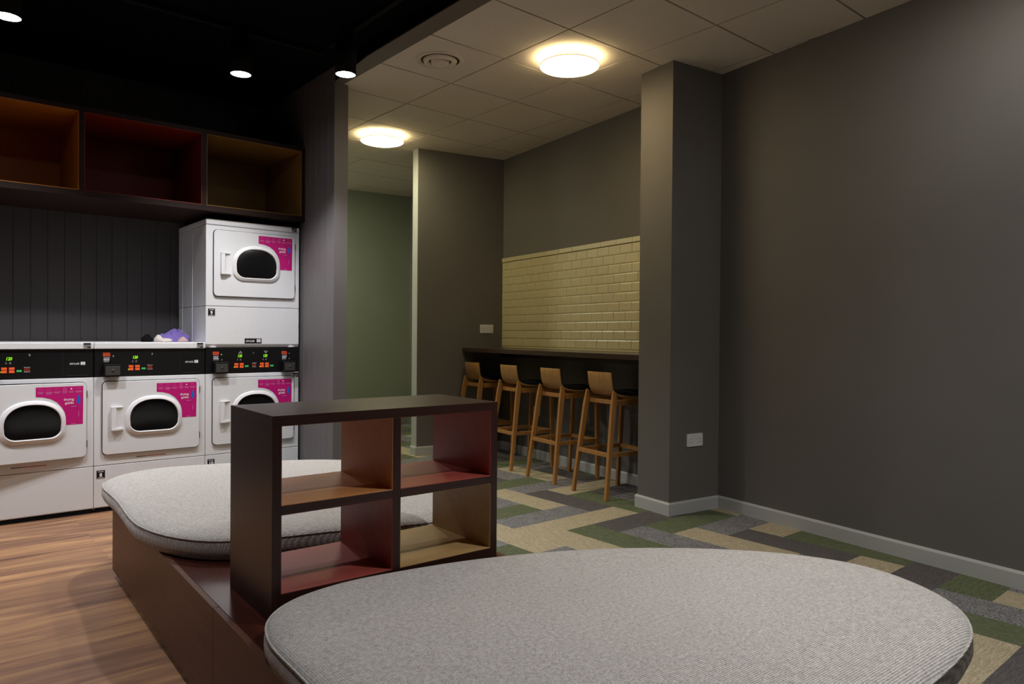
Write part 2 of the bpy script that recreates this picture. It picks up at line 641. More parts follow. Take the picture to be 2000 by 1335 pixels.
    struct(mb.build('wall_laundry', M['wall_back']))
    struct(MB().box(-2.72, -2.6, -2.6, 6.1, 0, HB + 0.03).build('wall_left', M['wall_panel']))
    struct(MB().box(-2.6, 5.6, -2.72, -2.6, 0, HB + 0.03).build('wall_back', M['wall_panel']))

    # skirting boards: a chamfered section swept along each wall face
    hb, tb = 0.086, 0.014

    def skirt(name, p0, p1, rot, nrm, e0=0.0, e1=0.0):
        """p0->p1 along the wall face, nrm = outward normal"""
        ax, ay = p0; bx, by = p1
        L = sqrt((bx - ax) ** 2 + (by - ay) ** 2)
        tx, ty = (bx - ax) / L, (by - ay) / L
        sec = [(0.0005, 0), (tb, 0), (tb, hb - 0.012), (tb - 0.006, hb), (0.0005, hb)]
        rs = []
        for s, ex in ((0, e0), (1, e1)):
            px, py = (ax, ay) if s == 0 else (bx, by)
            ring = []
            for d, z in sec:
                k = ex * d * (-1 if s == 0 else 1)   # mitre
                ring.append((px + nrm[0] * d + tx * k, py + nrm[1] * d + ty * k, z))
            rs.append(ring)
        mb = MB().rings(rs, True, True, True, 0, False)
        return struct(mb.build(name, M['skirting'], rotz=rot))
    skirt('baseboard_right', (3.818, -2.6), (3.818, 3.397), -DEL, (-1, 0), 0, -1)
    skirt('baseboard_pillar', (3.818, 3.397), (3.354, 3.397), -DEL, (0, -1), -1, 1)
    skirt('baseboard_pillar', (3.354, 3.397), (3.354, 3.70), -DEL, (-1, 0), 1, 1)
    skirt('baseboard_pillar', (3.354, 3.70), (3.8175, 3.70), -DEL, (0, 1), 1, -1)
    skirt('baseboard_bar', (3.818, 3.70), (3.818, 6.277), -DEL, (-1, 0), -1, -1)
    nn = Vector((-0.068, -0.9285)).normalized()
    skirt('baseboard_alcove', (3.8175, 6.277), (2.8835, 6.3454), -DEL, (nn.x, nn.y), -1, 1)
    skirt('baseboard_alcove', (2.8835, 6.345), (2.8835, 6.46), -DEL, (-1, 0), 1, 0)
    skirt('baseboard_far', (3.7, 8.65), (1.2, 8.65), -DEL, (0, -1), 0, 0)
    skirt('baseboard_partition', (2.316, 4.73), (2.422, 4.73), 0.0, (0, -1), 0, 1)


build_room()


# ------------------------------------------------------------------ laundry machines
def dshape(cx, zc, a, bt, zb, r, n=40):
    """D-shaped door window: arched top, flat bottom with round corners (counter-clockwise)"""
    pts = []
    for i in range(n + 1):
        t = pi * i / n
        c_, s_ = cos(t), sin(t)
        pts.append((cx + a * (abs(c_) ** 0.86) * (1 if c_ >= 0 else -1), zc + bt * abs(s_) ** 0.90))
    for i in range(1, 9):
        t = pi + (pi / 2) * i / 8
        pts.append((cx - a + 0.010 + r + r * cos(t) - 0.010 * (1 - i / 8), zb + r + r * sin(t)))
    for i in range(0, 8):
        t = -pi / 2 + (pi / 2) * i / 8
        pts.append((cx + a - 0.010 - r + r * cos(t) + 0.010 * (i / 8), zb + r + r * sin(t)))
    return pts


def door(parent, z0, x0=0.047, x1=0.649, hgt=0.48, ajar=0.0):
    """dryer door whose lower edge is at z0; returns the door (origin on its hinge side)"""
    hx = x1
    d = MB()
    d.prism([(x - hx, z) for x, z in rrect(x0, x1, z0, z0 + hgt, 0.028)], -0.016, -0.003, 'y')
    do = d.build('door', M['white_enamel'], parent, bevel=0.0035, seg=2)
    do.location = (hx, 0, 0)
    do.rotation_euler.z = ajar
    zo = z0 - 0.373
    # raised window frame
    cx = 0.357 - hx
    secs = [(0.177, 0.151, 0.4875, 0.070, -0.0155), (0.1755, 0.1495, 0.489, 0.069, -0.0225), (0.171, 0.145, 0.4935, 0.067, -0.0262), (0.160, 0.1345, 0.5045, 0.061, -0.0285),
            (0.1555, 0.130, 0.509, 0.058, -0.0320), (0.1525, 0.1275, 0.512, 0.056, -0.0318), (0.1505, 0.1255, 0.514, 0.055, -0.028), (0.1495, 0.1245, 0.515, 0.054, -0.017)]
    rs = []
    for a, bt, zb, r, y in secs:
        rs.append([(x, y, z + zo) for x, z in dshape(cx, 0.600, a, bt, zb, r)])
    MB().rings(rs, True, False, False).build('window_frame', M['white_plastic'], do)
    g = MB()
    rs = []
    for k, y in ((1.0, -0.0185), (0.9, -0.0195), (0.6, -0.0205), (0.25, -0.021)):
        rs.append([(cx + (x - cx) * k, y, zo + 0.615 + (z - 0.615) * k) for x, z in dshape(cx, 0.600, 0.151, 0.126, 0.5135, 0.055)])
    g.rings(rs, True, False, True).build('window_glass', M['dark_glass'], do)
    # moulded pull handle
    h = MB()
    hx0, hx1, hz0, hz1 = 0.095 - hx, 0.168 - hx, 0.538 + zo, 0.684 + zo
    h.box(hx0, hx0 + 0.026, -0.040, -0.014, hz0, hz1)
    h.prism([(hx0 + 0.026, -0.0385), (hx0 + 0.030, -0.030), (hx0 + 0.042, -0.0225), (hx0 + 0.058, -0.0185), (hx1, -0.0175), (hx1, -0.014), (hx0 + 0.02, -0.014)], hz0, hz1, 'z')
    h.prism([(hx0, -0.040), (hx0 + 0.03, -0.040), (hx1, -0.019), (hx1, -0.014), (hx0, -0.014)], hz1 - 0.005, hz1 + 0.002, 'z')
    h.prism([(hx0, -0.042), (hx0 + 0.03, -0.042), (hx1, -0.025), (hx1, -0.014), (hx0, -0.014)], hz0 - 0.008, hz0 + 0.006, 'z')
    h.build('handle', M['white_plastic'], do, bevel=0.0025)
    # hinges on the right-hand edge
    for zz in (z0 + 0.06, z0 + hgt - 0.10):
        MB().box(-0.003, 0.006, -0.012, -0.001, zz, zz + 0.045).build('hinge', M['grey_metal'], do, bevel=0.001)
    # magenta guide sticker
    s = MB()
    P = [(0.371, 0.832), (0.371, 0.773), (0.41, 0.769), (0.45, 0.757), (0.485, 0.733), (0.509, 0.703), (0.526, 0.67), (0.5335, 0.635), (0.5345, 0.588), (0.628, 0.588), (0.630, 0.832)]
    P = [(x - hx, z + zo) for x, z in P]
    # fan-free triangulation: split into quads between the arc and the outer edge
    top = [(x, 0.832 - 0 + zo) for x, z in P]
    ys = -0.0168
    vs, fs = [], []
    arc = P[1:9]
    outer = [(-hx + 0.371, 0.832 + zo), (-hx + 0.41, 0.832 + zo), (-hx + 0.45, 0.832 + zo), (-hx + 0.50, 0.832 + zo), (-hx + 0.630, 0.832 + zo),
             (-hx + 0.630, 0.74 + zo), (-hx + 0.629, 0.66 + zo), (-hx + 0.628, 0.588 + zo)]
    for a, b in zip(arc, outer):
        vs += [(a[0], ys, a[1]), (b[0], ys, b[1])]
    for i in range(7):
        fs.append((2 * i, 2 * i + 1, 2 * i + 3, 2 * i + 2))
    s.add(vs, fs, 0)
    s.text('drying', 0.577 - hx, 0.7425 + zo, 0.0215, ys - 0.0006, 1, 'RIGHT', 0.0003, 1.06)
    s.text('guide', 0.577 - hx, 0.7205 + zo, 0.0215, ys - 0.0009, 1, 'RIGHT', 0.0003, 1.06)
    # blue garment figure
    fig = [(0.6035, 0.777), (0.608, 0.770), (0.6085, 0.762), (0.613, 0.757), (0.615, 0.747), (0.611, 0.741), (0.613, 0.731), (0.612, 0.716), (0.603, 0.715),
           (0.602, 0.725), (0.595, 0.727), (0.591, 0.733), (0.595, 0.744), (0.598, 0.757), (0.600, 0.766)]
    s.add([(x - hx, ys - 0.0006, z + zo) for x, z in fig], [list(range(len(fig)))], 2)
    # row of pictograms with captions (outlines and short rules, too small to read)
    icons = [0.396, 0.441, 0.484, 0.527, 0.563, 0.604]
    for q, xi in enumerate(icons):
        x = xi - hx
        zc = 0.816 + zo
        col = 1 if q in (3, 4) else 3
        if q == 4:
            s.box(x - 0.004, x + 0.004, ys - 0.0008, ys - 0.0004, zc - 0.004, zc + 0.004, col)
        elif q == 3:
            for dx in (-0.007, 0.004):
                for dz in (-0.007, 0.004):
                    s.box(x + dx, x + dx + 0.003, ys - 0.0008, ys - 0.0004, zc + dz, zc + dz + 0.003, col)
        else:
            w, t = 0.008, 0.0008
            s.box(x - w, x + w, ys - 0.0008, ys - 0.0004, zc + 0.006, zc + 0.006 + t, col)
            s.box(x - w, x + w, ys - 0.0008, ys - 0.0004, zc - 0.006, zc - 0.006 + t, col)
            s.box(x - w, x - w + t, ys - 0.0008, ys - 0.0004, zc - 0.006, zc + 0.006, col)
            s.box(x + w - t, x + w, ys - 0.0008, ys - 0.0004, zc - 0.006, zc + 0.006, col)
        for r_ in range(2 if q != 1 else 3):
            ww = (0.016, 0.019, 0.018, 0.014, 0.014, 0.019)[q] * (1 if r_ == 0 else 0.75)
            s.box(x - ww, x + ww, ys - 0.0008, ys - 0.0004, 0.798 - r_ * 0.006 + zo, 0.8005 - r_ * 0.006 + zo, 3)
    s.box(0.562 - hx, 0.590 - hx, ys - 0.0008, ys - 0.0004, 0.7015 + zo, 0.7045 + zo, 3)
    s.box(0.562 - hx, 0.588 - hx, ys - 0.0008, ys - 0.0004, 0.593 + zo, 0.596 + zo, 3)
    s.box(0.540 - hx, 0.598 - hx, ys - 0.0008, ys - 0.0004, 0.6945 + zo, 0.6955 + zo, 4)
    s.box(0.597 - hx, 0.598 - hx, ys - 0.0008, ys - 0.0004, 0.602 + zo, 0.6955 + zo, 4)
    s.box(0.603 - hx, 0.6055 - hx, ys - 0.0008, ys - 0.0004, 0.637 + zo, 0.672 + zo, 3)
    st = s.build('guide_sticker', [M['magenta'], M['white_print'], M['blue_print'], M['pale_print'], M['purple_line']], do, recalc=False)
    st['label'] = 'magenta drying guide sticker curved around the window'
    return do


def dash_row(mb, x0, x1, z, y, h, mi, rnd, wmin=0.0035, wmax=0.008, gap=0.0016):
    x = x0
    while x < x1 - wmin:
        w = min(rnd.uniform(wmin, wmax), x1 - x)
        mb.box(x, x + w, y - 0.0004, y, z, z + h, mi)
        x += w + gap


def badge(parent, num, x, z, y=-0.001, name='number_badge'):
    b = MB()
    b.box(x, x + 0.048, y - 0.0006, y, z, z + 0.052, 0)
    b.text('circuit', x + 0.024, z + 0.0405, 0.0125, y - 0.0012, 1, 'CENTER', 0.0002)
    b.text(num, x + 0.024, z + 0.0115, 0.032, y - 0.0012, 1, 'CENTER', 0.0012)
    b.box(x + 0.006, x + 0.042, y - 0.0011, y - 0.0007, z + 0.003, z + 0.0055, 1)
    return b.build(name, [M['black_print'], M['white_print']], parent, recalc=False)


def rating_sticker(parent, x, z, y=-0.0115):
    b = MB()
    b.box(x, x + 0.042, y - 0.0006, y, z, z + 0.033, 1)
    b.box(x + 0.001, x + 0.041, y - 0.0011, y - 0.0007, z + 0.022, z + 0.032, 0)
    b.box(x + 0.003, x + 0.039, y - 0.0011, y - 0.0007, z + 0.011, z + 0.014, 0)
    b.box(x + 0.022, x + 0.041, y - 0.0011, y - 0.0007, z + 0.001, z + 0.008, 0)
    return b.build('rating_sticker', [M['black_print'], M['grey_print']], parent, recalc=False)


def coin_box(parent, x0, x1, z0=0.888, z1=0.968):
    b = MB()
    b.box(x0, x1, -0.052, 0.002, z0, z1)
    o = b.build('coin_box', M['black_plastic'], parent, bevel=0.004)
    f = MB()
    f.box(x0 + 0.008, x1 - 0.010, -0.0555, -0.051, z0 + 0.008, z1 - 0.012, 0)
    f.build('coin_plate', M['grey_metal'], o, bevel=0.002)
    k = MB()
    cx, cz = (x0 + x1) / 2, (z0 + z1) / 2
    rs = [[(cx + r * cos(2 * pi * i / 16), y, cz + r * sin(2 * pi * i / 16)) for i in range(16)] for r, y in ((0.008, -0.0555), (0.008, -0.059), (0.003, -0.0595))]
    k.rings(rs, True, False, True).build('coin_lock', M['grey_metal'], o)
    return o


def control_set(cp, ox, y, rnd):
    """green digits, orange keys and the green start key; ox shifts the group"""
    d = MB()
    d.text('120', 0.224 + ox, 1.001, 0.027, y - 0.001, 0, 'LEFT', 0.0004, 0.80)
    t = d.build('display_digits', M['green_led'], cp, recalc=False)
    t['label'] = 'glowing green digits'
    k = MB()
    for bx in (0.203, 0.2415):
        for bz in (0.923, 0.942):
            k.box(bx + ox, bx + 0.028 + ox, y - 0.003, y, bz, bz + 0.0155)
    k.build('key', M['orange_key'], cp, bevel=0.001)['label'] = 'orange programme keys'
    k = MB()
    k.box(0.280 + ox, 0.306 + ox, y - 0.003, y, 0.928, 0.940)
    k.build('key', M['green_key'], cp, bevel=0.001)['label'] = 'green start key'
    k = MB()
    k.box(0.199 + ox, 0.203 + ox, y - 0.002, y, 0.927, 0.932)
    k.build('indicator_light', M['green_led'], cp)


def control_prints(cp, y, rnd, double, coin):
    mats = [M['white_print'], M['orange_text'], M['grey_print'], M['grey_metal']]
    for ox in ((0.0, 0.189) if double else (0.0,)):
        p = MB()
        for a, b in ((0.222, 0.232), (0.242, 0.254)):
            for r_ in range(3):
                p.box(a + ox + 0.001 * r_, b + ox - 0.001 * r_, y - 0.0005, y, 0.978 + r_ * 0.005, 0.980 + r_ * 0.005, 2)
        p.build('key_symbols', mats, cp, recalc=False)
    for ox in ((0.0, 0.507) if double else (0.0,)):
        p = MB()
        for r_ in range(3):
            dash_row(p, 0.051 + ox, 0.094 + ox, 1.036 - r_ * 0.0085, y, 0.006, 1, rnd)
        for r_, hgt in ((0, 0.003), (1, 0.004), (2, 0.0055), (3, 0.003)):
            dash_row(p, 0.055 + ox, 0.090 + ox, 1.009 - r_ * 0.009, y, hgt, 0, rnd)
        p.build('payment_instructions', mats, cp, recalc=False)
    p = MB()
    mx = 0.333 if double else 0.318
    for r_ in range(5):
        dash_row(p, mx, mx + 0.032, 0.955 - r_ * 0.007, y, 0.002, 0 if r_ in (0, 4) else 1, rnd)
    p.build('programme_legend', mats, cp, recalc=False)
    if double:
        for cx, sgn in ((0.246, 1), (0.435, -1)):
            p = MB()
            a = [(cx - 0.014, 1.037 - 0.008 * sgn), (cx + 0.014, 1.037 - 0.008 * sgn), (cx, 1.037 + 0.008 * sgn)]
            c = (sum(q[0] for q in a) / 3, sum(q[1] for q in a) / 3)
            ins = [(c[0] + (q[0] - c[0]) * 0.72, c[1] + (q[1] - c[1]) * 0.72) for q in a]
            vs = [(q[0], y - 0.0005, q[1]) for q in a + ins]
            p.add(vs, [(0, 1, 4, 3), (1, 2, 5, 4), (2, 0, 3, 5)], 0)
            p.build('arrow_mark', mats, cp, recalc=False)
    else:
        p = MB()
        p.text('circuit', 0.558, 0.968, 0.0215, y - 0.001, 0, 'LEFT', 0.0001)
        p.text('88', 0.619, 0.966, 0.028, y - 0.001, 0, 'LEFT', 0.0009, 0.95)
        p.build('brand_lettering', mats, cp, recalc=False)
        # fine seams of the right-hand cover
        MB().box(0.5225, 0.5235, y - 0.0006, y, 0.895, 1.045, 3).build('cover_seam', mats, cp)
        MB().box(0.540, 0.662, y - 0.003, y, 0.898, 0.9005, 3).build('cover_lip', mats, cp)


def keyhole(parent, x, z, y):
    b = MB()
    rs = [[(x + r * cos(2 * pi * i / 14), yy, z + r * sin(2 * pi * i / 14)) for i in range(14)] for r, yy in ((0.0065, y), (0.0065, y - 0.004), (0.003, y - 0.0045))]
    b.rings(rs, True, False, True).build('lock', M['chrome'], parent)


def base_cabinet(t, num, badge_visible=True, split_top=0.303):
    W_ = 0.692
    D_ = 0.672
    b = MB()
    # carcass with inward sloping kick strip
    b.prism([(0.02, 0.010), (0.0, 0.033), (0.0, 0.3015), (D_, 0.3015), (D_, 0.010)], 0.0, W_, 'x')
    b.build('lower_panel', M['white_enamel'], t, bevel=0.003)
    b = MB()
    b.box(0, W_, 0.0, D_, 0.3045, 0.8825)
    b.build('cabinet_body', M['white_enamel'], t, bevel=0.003)
    b = MB()
    b.box(0.003, W_ - 0.003, 0.004, D_ - 0.01, 0.0, 0.8985)
    b.build('inner_frame', M['black_gap'], t)
    s = MB()
    s.prism(rrect(0.0435, 0.6525, 0.3695, 0.8565, 0.031), -0.0035, 0.001, 'y')
    s.build('door_gap_shade', M['black_gap'], t)  # black plate standing in for the shade in the gap round the door
    if num:
        badge(t, num, 0.0155, 0.221)


def single_dryer(x, label, num, ajar=0.0, seed=1):
    rnd = random.Random(seed)
    t = thing('tumble_dryer', label, 'dryer', (x, 5.28, 0), 0, 'white front-loading tumble dryers')
    base_cabinet(t, num)
    door(t, 0.373, ajar=ajar)
    y = 0.002
    cp = MB().box(0.001, 0.691, y, 0.66, 0.884, 1.0655).build('control_panel', M['black_plastic'], t, bevel=0.003)
    control_set(cp, 0.0, y, rnd)
    control_prints(cp, y, rnd, False, True)
    keyhole(cp, 0.110, 1.016, y)
    keyhole(cp, 0.346, 1.030, y)
    coin_box(cp, 0.047, 0.151)
    MB().box(-0.0005, 0.6925, -0.010, 0.672, 1.067, 1.110).build('top_lid', M['white_enamel'], t, bevel=0.007, seg=3)
    rating_sticker(t, 0.633, 1.0735)
    w = MB()
    dash_row(w, 0.252, 0.305, 0.338, -0.0002, 0.0065, 0, rnd, 0.002, 0.0045, 0.0014)
    dash_row(w, 0.306, 0.434, 0.338, -0.0002, 0.0065, 1, rnd, 0.002, 0.005, 0.0014)
    w.build('warning_strip', [M['black_print'], M['red_print']], t, recalc=False)
    return t


def stacked_dryer(x, label):
    rnd = random.Random(5)
    t = thing('stacked_dryer', label, 'dryer', (x, 5.28, 0), 0)
    base_cabinet(t, '10')
    door(t, 0.373)
    y = 0.002
    cp = MB().box(0.001, 0.691, y, 0.66, 0.884, 1.072).build('control_panel', M['black_plastic'], t, bevel=0.003)
    control_set(cp, 0.0, y, rnd)
    control_set(cp, 0.189, y, rnd)
    control_prints(cp, y, rnd, True, True)
    keyhole(cp, 0.110, 1.020, y); keyhole(cp, 0.113, 0.982, y)
    keyhole(cp, 0.341, 1.030, y)
    keyhole(cp, 0.617, 1.024, y); keyhole(cp, 0.619, 0.983, y)
    coin_box(cp, 0.047, 0.150)
    coin_box(cp, 0.551, 0.652)
    # upper half
    D_ = 0.672
    b = MB()
    b.prism([(0.012, 1.074), (0.0, 1.097), (0.0, 1.3685), (D_, 1.3685), (D_, 1.074)], 0, 0.692, 'x')
    b.build('middle_panel', M['white_enamel'], t, bevel=0.003)
    for hx in (0.053, 0.635):
        MB().prism([(hx - 0.022, 1.0735), (hx + 0.022, 1.0735), (hx, 1.086)], -0.001, 0.012, 'y').build('mounting_lug', M['white_enamel'], t)
    MB().box(0, 0.692, 0.0, D_, 1.3715, 1.9495).build('upper_body', M['white_enamel'], t, bevel=0.003)
    b = MB()
    # embossed ribs on the exposed left flank
    for yy in (0.318, 0.567):
        b.box(-0.0018, 0.001, yy - 0.003, yy + 0.003, 1.12, 1.905)
    b.build('side_rib', M['white_enamel'], t, bevel=0.0008)
    MB().box(-0.001, 0.693, -0.004, 0.675, 1.9515, 1.993).build('top_lid', M['white_enamel'], t, bevel=0.008, seg=3)
    MB().box(0.003, 0.689, 0.004, 0.66, 1.30, 1.96).build('inner_frame', M['black_gap'], t)
    MB().prism(rrect(0.0475, 0.6555, 1.4395, 1.9215, 0.031), -0.0035, 0.001, 'y').build('door_gap_shade', M['black_gap'], t)  # dark plate again, drawing the shaded gap of the upper door
    door(t, 1.443, 0.051, 0.652, 0.475)
    badge(t, '9', 0.0155, 1.300)
    b = MB()
    b.box(0.276, 0.402, -0.0006, 0.0, 1.101, 1.139, 0)
    b.text('circuit', 0.284, 1.113, 0.0255, -0.0014, 1, 'LEFT', 0.0003)
    b.text('88', 0.364, 1.111, 0.033, -0.0014, 1, 'LEFT', 0.001, 0.95)
    b.build('name_badge', [M['black_print'], M['white_print']], t, recalc=False)
    rating_sticker(t, 0.630, 1.957, -0.0045)
    rating_sticker(t, 0.650, 0.843, -0.0005)
    return t


single_dryer(0.2125, 'white tumble dryer at far left with its door slightly ajar', None, ajar=0.085, seed=2)
single_dryer(0.9075, 'white tumble dryer numbered 8 under the purple clothes', '8', seed=3)
stacked_dryer(1.6025, 'tall white stacked double dryer with badges 9 and 10')


# ------------------------------------------------------------------ open wall cabinet
def wall_cabinet():
    t = thing('wall_cabinet', 'dark wood open wall cabinet with orange, red and olive bays above dryers', 'cabinet', (0, 0, 0))
    y0, y1 = 5.2235, 5.969
    z0, z1 = 2.037, 2.607
    MB().box(-1.39, 2.3155, y0, y1, z0, z0 + 0.040).build('bottom_panel', M['cab_wood'], t, bevel=0.0015)
    MB().box(-1.39, 2.3155, y0, y1, z1 - 0.030, z1).build('top_panel', M['cab_wood'], t, bevel=0.0015)
    MB().box(-1.39, 2.3155, y1 - 0.012, y1, z0 + 0.04, z1 - 0.03).build('back_panel', M['cab_wood'], t)
    divs = [(-1.39, -1.36), (-0.646, -0.616), (0.082, 0.112), (0.812, 0.842), (1.558, 1.590), (2.290, 2.3155)]
    for a, b in divs:
        MB().box(a, b, y0, y1 - 0.012, z0 + 0.04, z1 - 0.03).build('upright_panel', M['cab_wood'], t, bevel=0.0015)
    cols = ['tan_bay', 'red_bay', 'orange_bay', 'red_bay', 'tan_bay']
    names = ['olive tan', 'dark red', 'orange', 'dark red', 'olive tan']
    for k in range(5):
        a, b = divs[k][1], divs[k + 1][0]
        m = MB()
        th = 0.004
        c, d = z0 + 0.04, z1 - 0.03
        f = y0 + 0.004
        m.box(a, a + th, f, y1 - 0.013, c, d)
        m.box(b - th, b, f, y1 - 0.013, c, d)
        m.box(a + th, b - th, f, y1 - 0.013, c, c + th)
        m.box(a + th, b - th, f, y1 - 0.013, d - th, d)
        m.box(a + th, b - th, y1 - 0.017, y1 - 0.013, c + th, d - th)
        m.build('bay_lining', M[cols[k]], t)['label'] = names[k] + ' lined bay'
    return t


wall_cabinet()


# ------------------------------------------------------------------ clothes left on the dryer
LID = 1.1105


def draped(name, label, mat, pts, hts, thick, seed, cre=0.010):
    """flat garment dropped in a heap: a sheet with ridges, given thickness; pts = plan outline"""
    n, k = 44, 22
    P = catmull(pts, 8)
    P = [P[int(i * len(P) / n)] for i in range(n)]
    c = sum(P, Vector((0, 0))) / n
    off = Vector((seed * 2.3, seed * 5.1, seed))

    def height(x, y):
        h = 0.0
        for hx, hy, hh, rx, ry in hts:
            d = ((x - hx) / rx) ** 2 + ((y - hy) / ry) ** 2
            h = max(h, hh * max(0.0, 1 - d) ** 0.7)
        e = abs(mnoise.noise(Vector((x * 26, y * 30, 0)) + off))
        return h * (1 - 0.30 * (1 - min(1, e * 3.2))) + cre * abs(mnoise.noise(Vector((x * 48, y * 48, 3)) + off))
    top = []
    for j in range(k + 1):
        t = 1 - j / (k + 0.3)
        ring = []
        for p in P:
            q = c.lerp(p, t)
            ring.append((q.x, q.y, max(thick, height(q.x, q.y) + thick)))
        top.append(ring)
    base = [(p.x, p.y, 0.0006) for p in P]
    mid = [(p.x + (p.x - c.x) * 0.03, p.y + (p.y - c.y) * 0.03, 0.5 * (z[2])) for p, z in zip(P, top[0])]
    o = MB().rings([base, mid] + top, True, True, True).build(name, mat)
    o.location = (0, 0, LID)
    return tag(o, label, 'clothes')


# ------------------------------------------------------------------ platform, shelf unit, cushions
BT = 0.3548


def platform():
    t = thing('seating_platform', 'low dark brown wooden platform carrying cushions and the shelf unit', 'platform', (0, 0, 0), -BEN)
    x0, x1, y1, y0 = 0.6245, 1.641, 3.868, -0.9
    ys = 2.217
    for a, b in ((y0, ys - 0.0012), (ys + 0.0012, y1)):
        MB().box(x0, x0 + 0.018, a, b, 0.035, BT - 0.0005).build('side_panel', M['bench_side'], t, bevel=0.0008)
    MB().box(x1 - 0.018, x1, y0, y1, 0.035, BT - 0.0005).build('side_panel', M['bench_side'], t, bevel=0.0008)
    MB().box(x0 + 0.0185, x1 - 0.0185, y1 - 0.018, y1, 0.035, BT - 0.0005).build('end_panel', M['bench_side'], t, bevel=0.0008)
    MB().box(x0 + 0.0185, x1 - 0.0185, y0, y0 + 0.018, 0.035, BT - 0.0005).build('end_panel', M['bench_side'], t, bevel=0.0008)
    MB().box(x0 + 0.0183, x1 - 0.0183, y0 + 0.018, y1 - 0.0182, BT - 0.03, BT).build('top_board', M['bench_top'], t, bevel=0.0008)
    MB().box(x0 + 0.05, x1 - 0.05, y0 + 0.05, y1 - 0.05, 0.0, BT - 0.031).build('plinth', M['black_gap'], t)
    return t


platform()


def shelf_unit():
    t = thing('shelf_unit', 'dark wood open shelf unit with four coloured cubbies standing between cushions', 'shelf', (0, 0, 0), -SHF)
    X0, X1, Y0, Y1 = 0.7118, 1.5077, 1.9888, 2.3694
    z0 = BT + 0.0005
    zt = 0.945
    zi = 0.4353        # top of the bottom board
    zc = 0.9157        # underside of the top board
    zm1, zm2 = 0.6872, 0.6614
    th = 0.0265
    xm0, xm1 = 1.0965, 1.123
    MB().box(X0, X1, Y0, Y1, zc, zt).build('top_board', M['dark_wood'], t, bevel=0.0004, seg=1)
    MB().box(X0, X0 + th, Y0, Y1, z0, zc - 0.0003).build('side_panel', M['dark_wood_z'], t, bevel=0.0004, seg=1)
    MB().box(X1 - th, X1, Y0, Y1, z0, zc - 0.0003).build('side_panel', M['dark_wood_z'], t, bevel=0.0004, seg=1)
    MB().box(X0 + th, X1 - th, Y0, Y1, z0, zi).build('base_board', M['dark_wood'], t, bevel=0.0012)
    MB().box(xm0, xm1, Y0, Y1, zi, zc - 0.0003).build('divider_panel', M['dark_wood_z'], t, bevel=0.0012)
    MB().box(X0 + th, xm0, Y0, Y1, zm2, zm1).build('middle_shelf', M['dark_wood'], t, bevel=0.0012)
    MB().box(xm1, X1 - th, Y0, Y1, zm2, zm1).build('middle_shelf', M['dark_wood'], t, bevel=0.0012)
    for a, b, c, d, mat, nm in ((X0 + th, xm0, zm1, zc, 'orange_lam', 'orange'), (xm1, X1 - th, zm1, zc, 'red_lam', 'red'),
                                (X0 + th, xm0, zi, zm2, 'red_lam', 'red'), (xm1, X1 - th, zi, zm2, 'tan_lam', 'tan')):
        m = MB()
        q = 0.0015
        f0, f1 = Y0 + 0.0015, Y1 - 0.0015
        m.box(a, a + q, f0, f1, c, d)
        m.box(b - q, b, f0, f1, c, d)
        m.box(a + q, b - q, f0, f1, c, c + q)
        m.box(a + q, b - q, f0, f1, d - q, d)
        m.build('cubby_lining', M[mat], t)['label'] = nm + ' cubby lining'
    return t


shelf_unit()


def catmull(pts, n):
    out = []
    N = len(pts)
    for i in range(N):
        p0, p1, p2, p3 = [Vector(pts[(i + k - 1) % N]) for k in range(4)]
        for s in range(n):
            t = s / n
            out.append(0.5 * ((2 * p1) + (-p0 + p2) * t + (2 * p0 - 5 * p1 + 4 * p2 - p3) * t * t + (-p0 + 3 * p1 - 3 * p2 + p3) * t * t * t))
    # resample evenly
    L = [0]
    for a, b in zip(out, out[1:] + out[:1]):
        L.append(L[-1] + (b - a).length)
    res = []
    M_ = 160
    k = 0
    for i in range(M_):
        s = L[-1] * i / M_
        while L[k + 1] < s:
            k += 1
        a, b = out[k], out[(k + 1) % len(out)]
        res.append(a.lerp(b, (s - L[k]) / max(1e-9, L[k + 1] - L[k])))
    return res


def cushion(label, pts, seed):
    """pts: outline at the welt, counter-clockwise, platform frame"""
    P = catmull(pts, 8)
    n = len(P)
    c = sum(P, Vector((0, 0))) / n
    nr = []
    for i in range(n):
        d = P[(i + 1) % n] - P[i - 1]
        nr.append(Vector((d.y, -d.x)).normalized())
    if sum((P[i] - c).dot(nr[i]) for i in range(n)) < 0:
        nr = [-q for q in nr]
    ce = fromrot(c.x, c.y, BEN)
    t = thing('floor_cushion', label, 'cushion', (ce[0], ce[1], BT), -BEN)
    rings = []
    zw = 0.075
    for ins, z in ((0.030, 0.0005), (0.012, 0.003), (0.002, 0.014), (-0.006, 0.034), (-0.005, 0.056), (0.0, zw)):
        rings.append([(P[i].x - nr[i].x * ins - c.x, P[i].y - nr[i].y * ins - c.y, z + 0.0012 * mnoise.noise(Vector((P[i].x * 9, P[i].y * 9, seed)))) for i in range(n)])
    for ins, z in ((0.010, 0.0825), (0.024, 0.0885), (0.045, 0.094), (0.075, 0.0985)):
        rings.append([(P[i].x - nr[i].x * ins - c.x, P[i].y - nr[i].y * ins - c.y, z) for i in range(n)])
    base = [Vector((r[0], r[1])) for r in rings[-1]]
    for k in range(1, 15):
        s = 1 - k / 14.5
        z = 0.0985 + 0.008 * (1 - s ** 2)
        rings.append([(b.x * s, b.y * s, z + 0.0006 * mnoise.noise(Vector((b.x * s * 3, b.y * s * 3, seed * 2)))) for b in base])
    MB().rings(rings, True, True, True).build('cushion_body', M['cushion'], t)
    path = [(P[i].x + nr[i].x * 0.0015 - c.x, P[i].y + nr[i].y * 0.0015 - c.y, zw) for i in range(n)]
    MB().tube(path, 0.0030, 8, True).build('piping', M['cushion'], t)
    return t


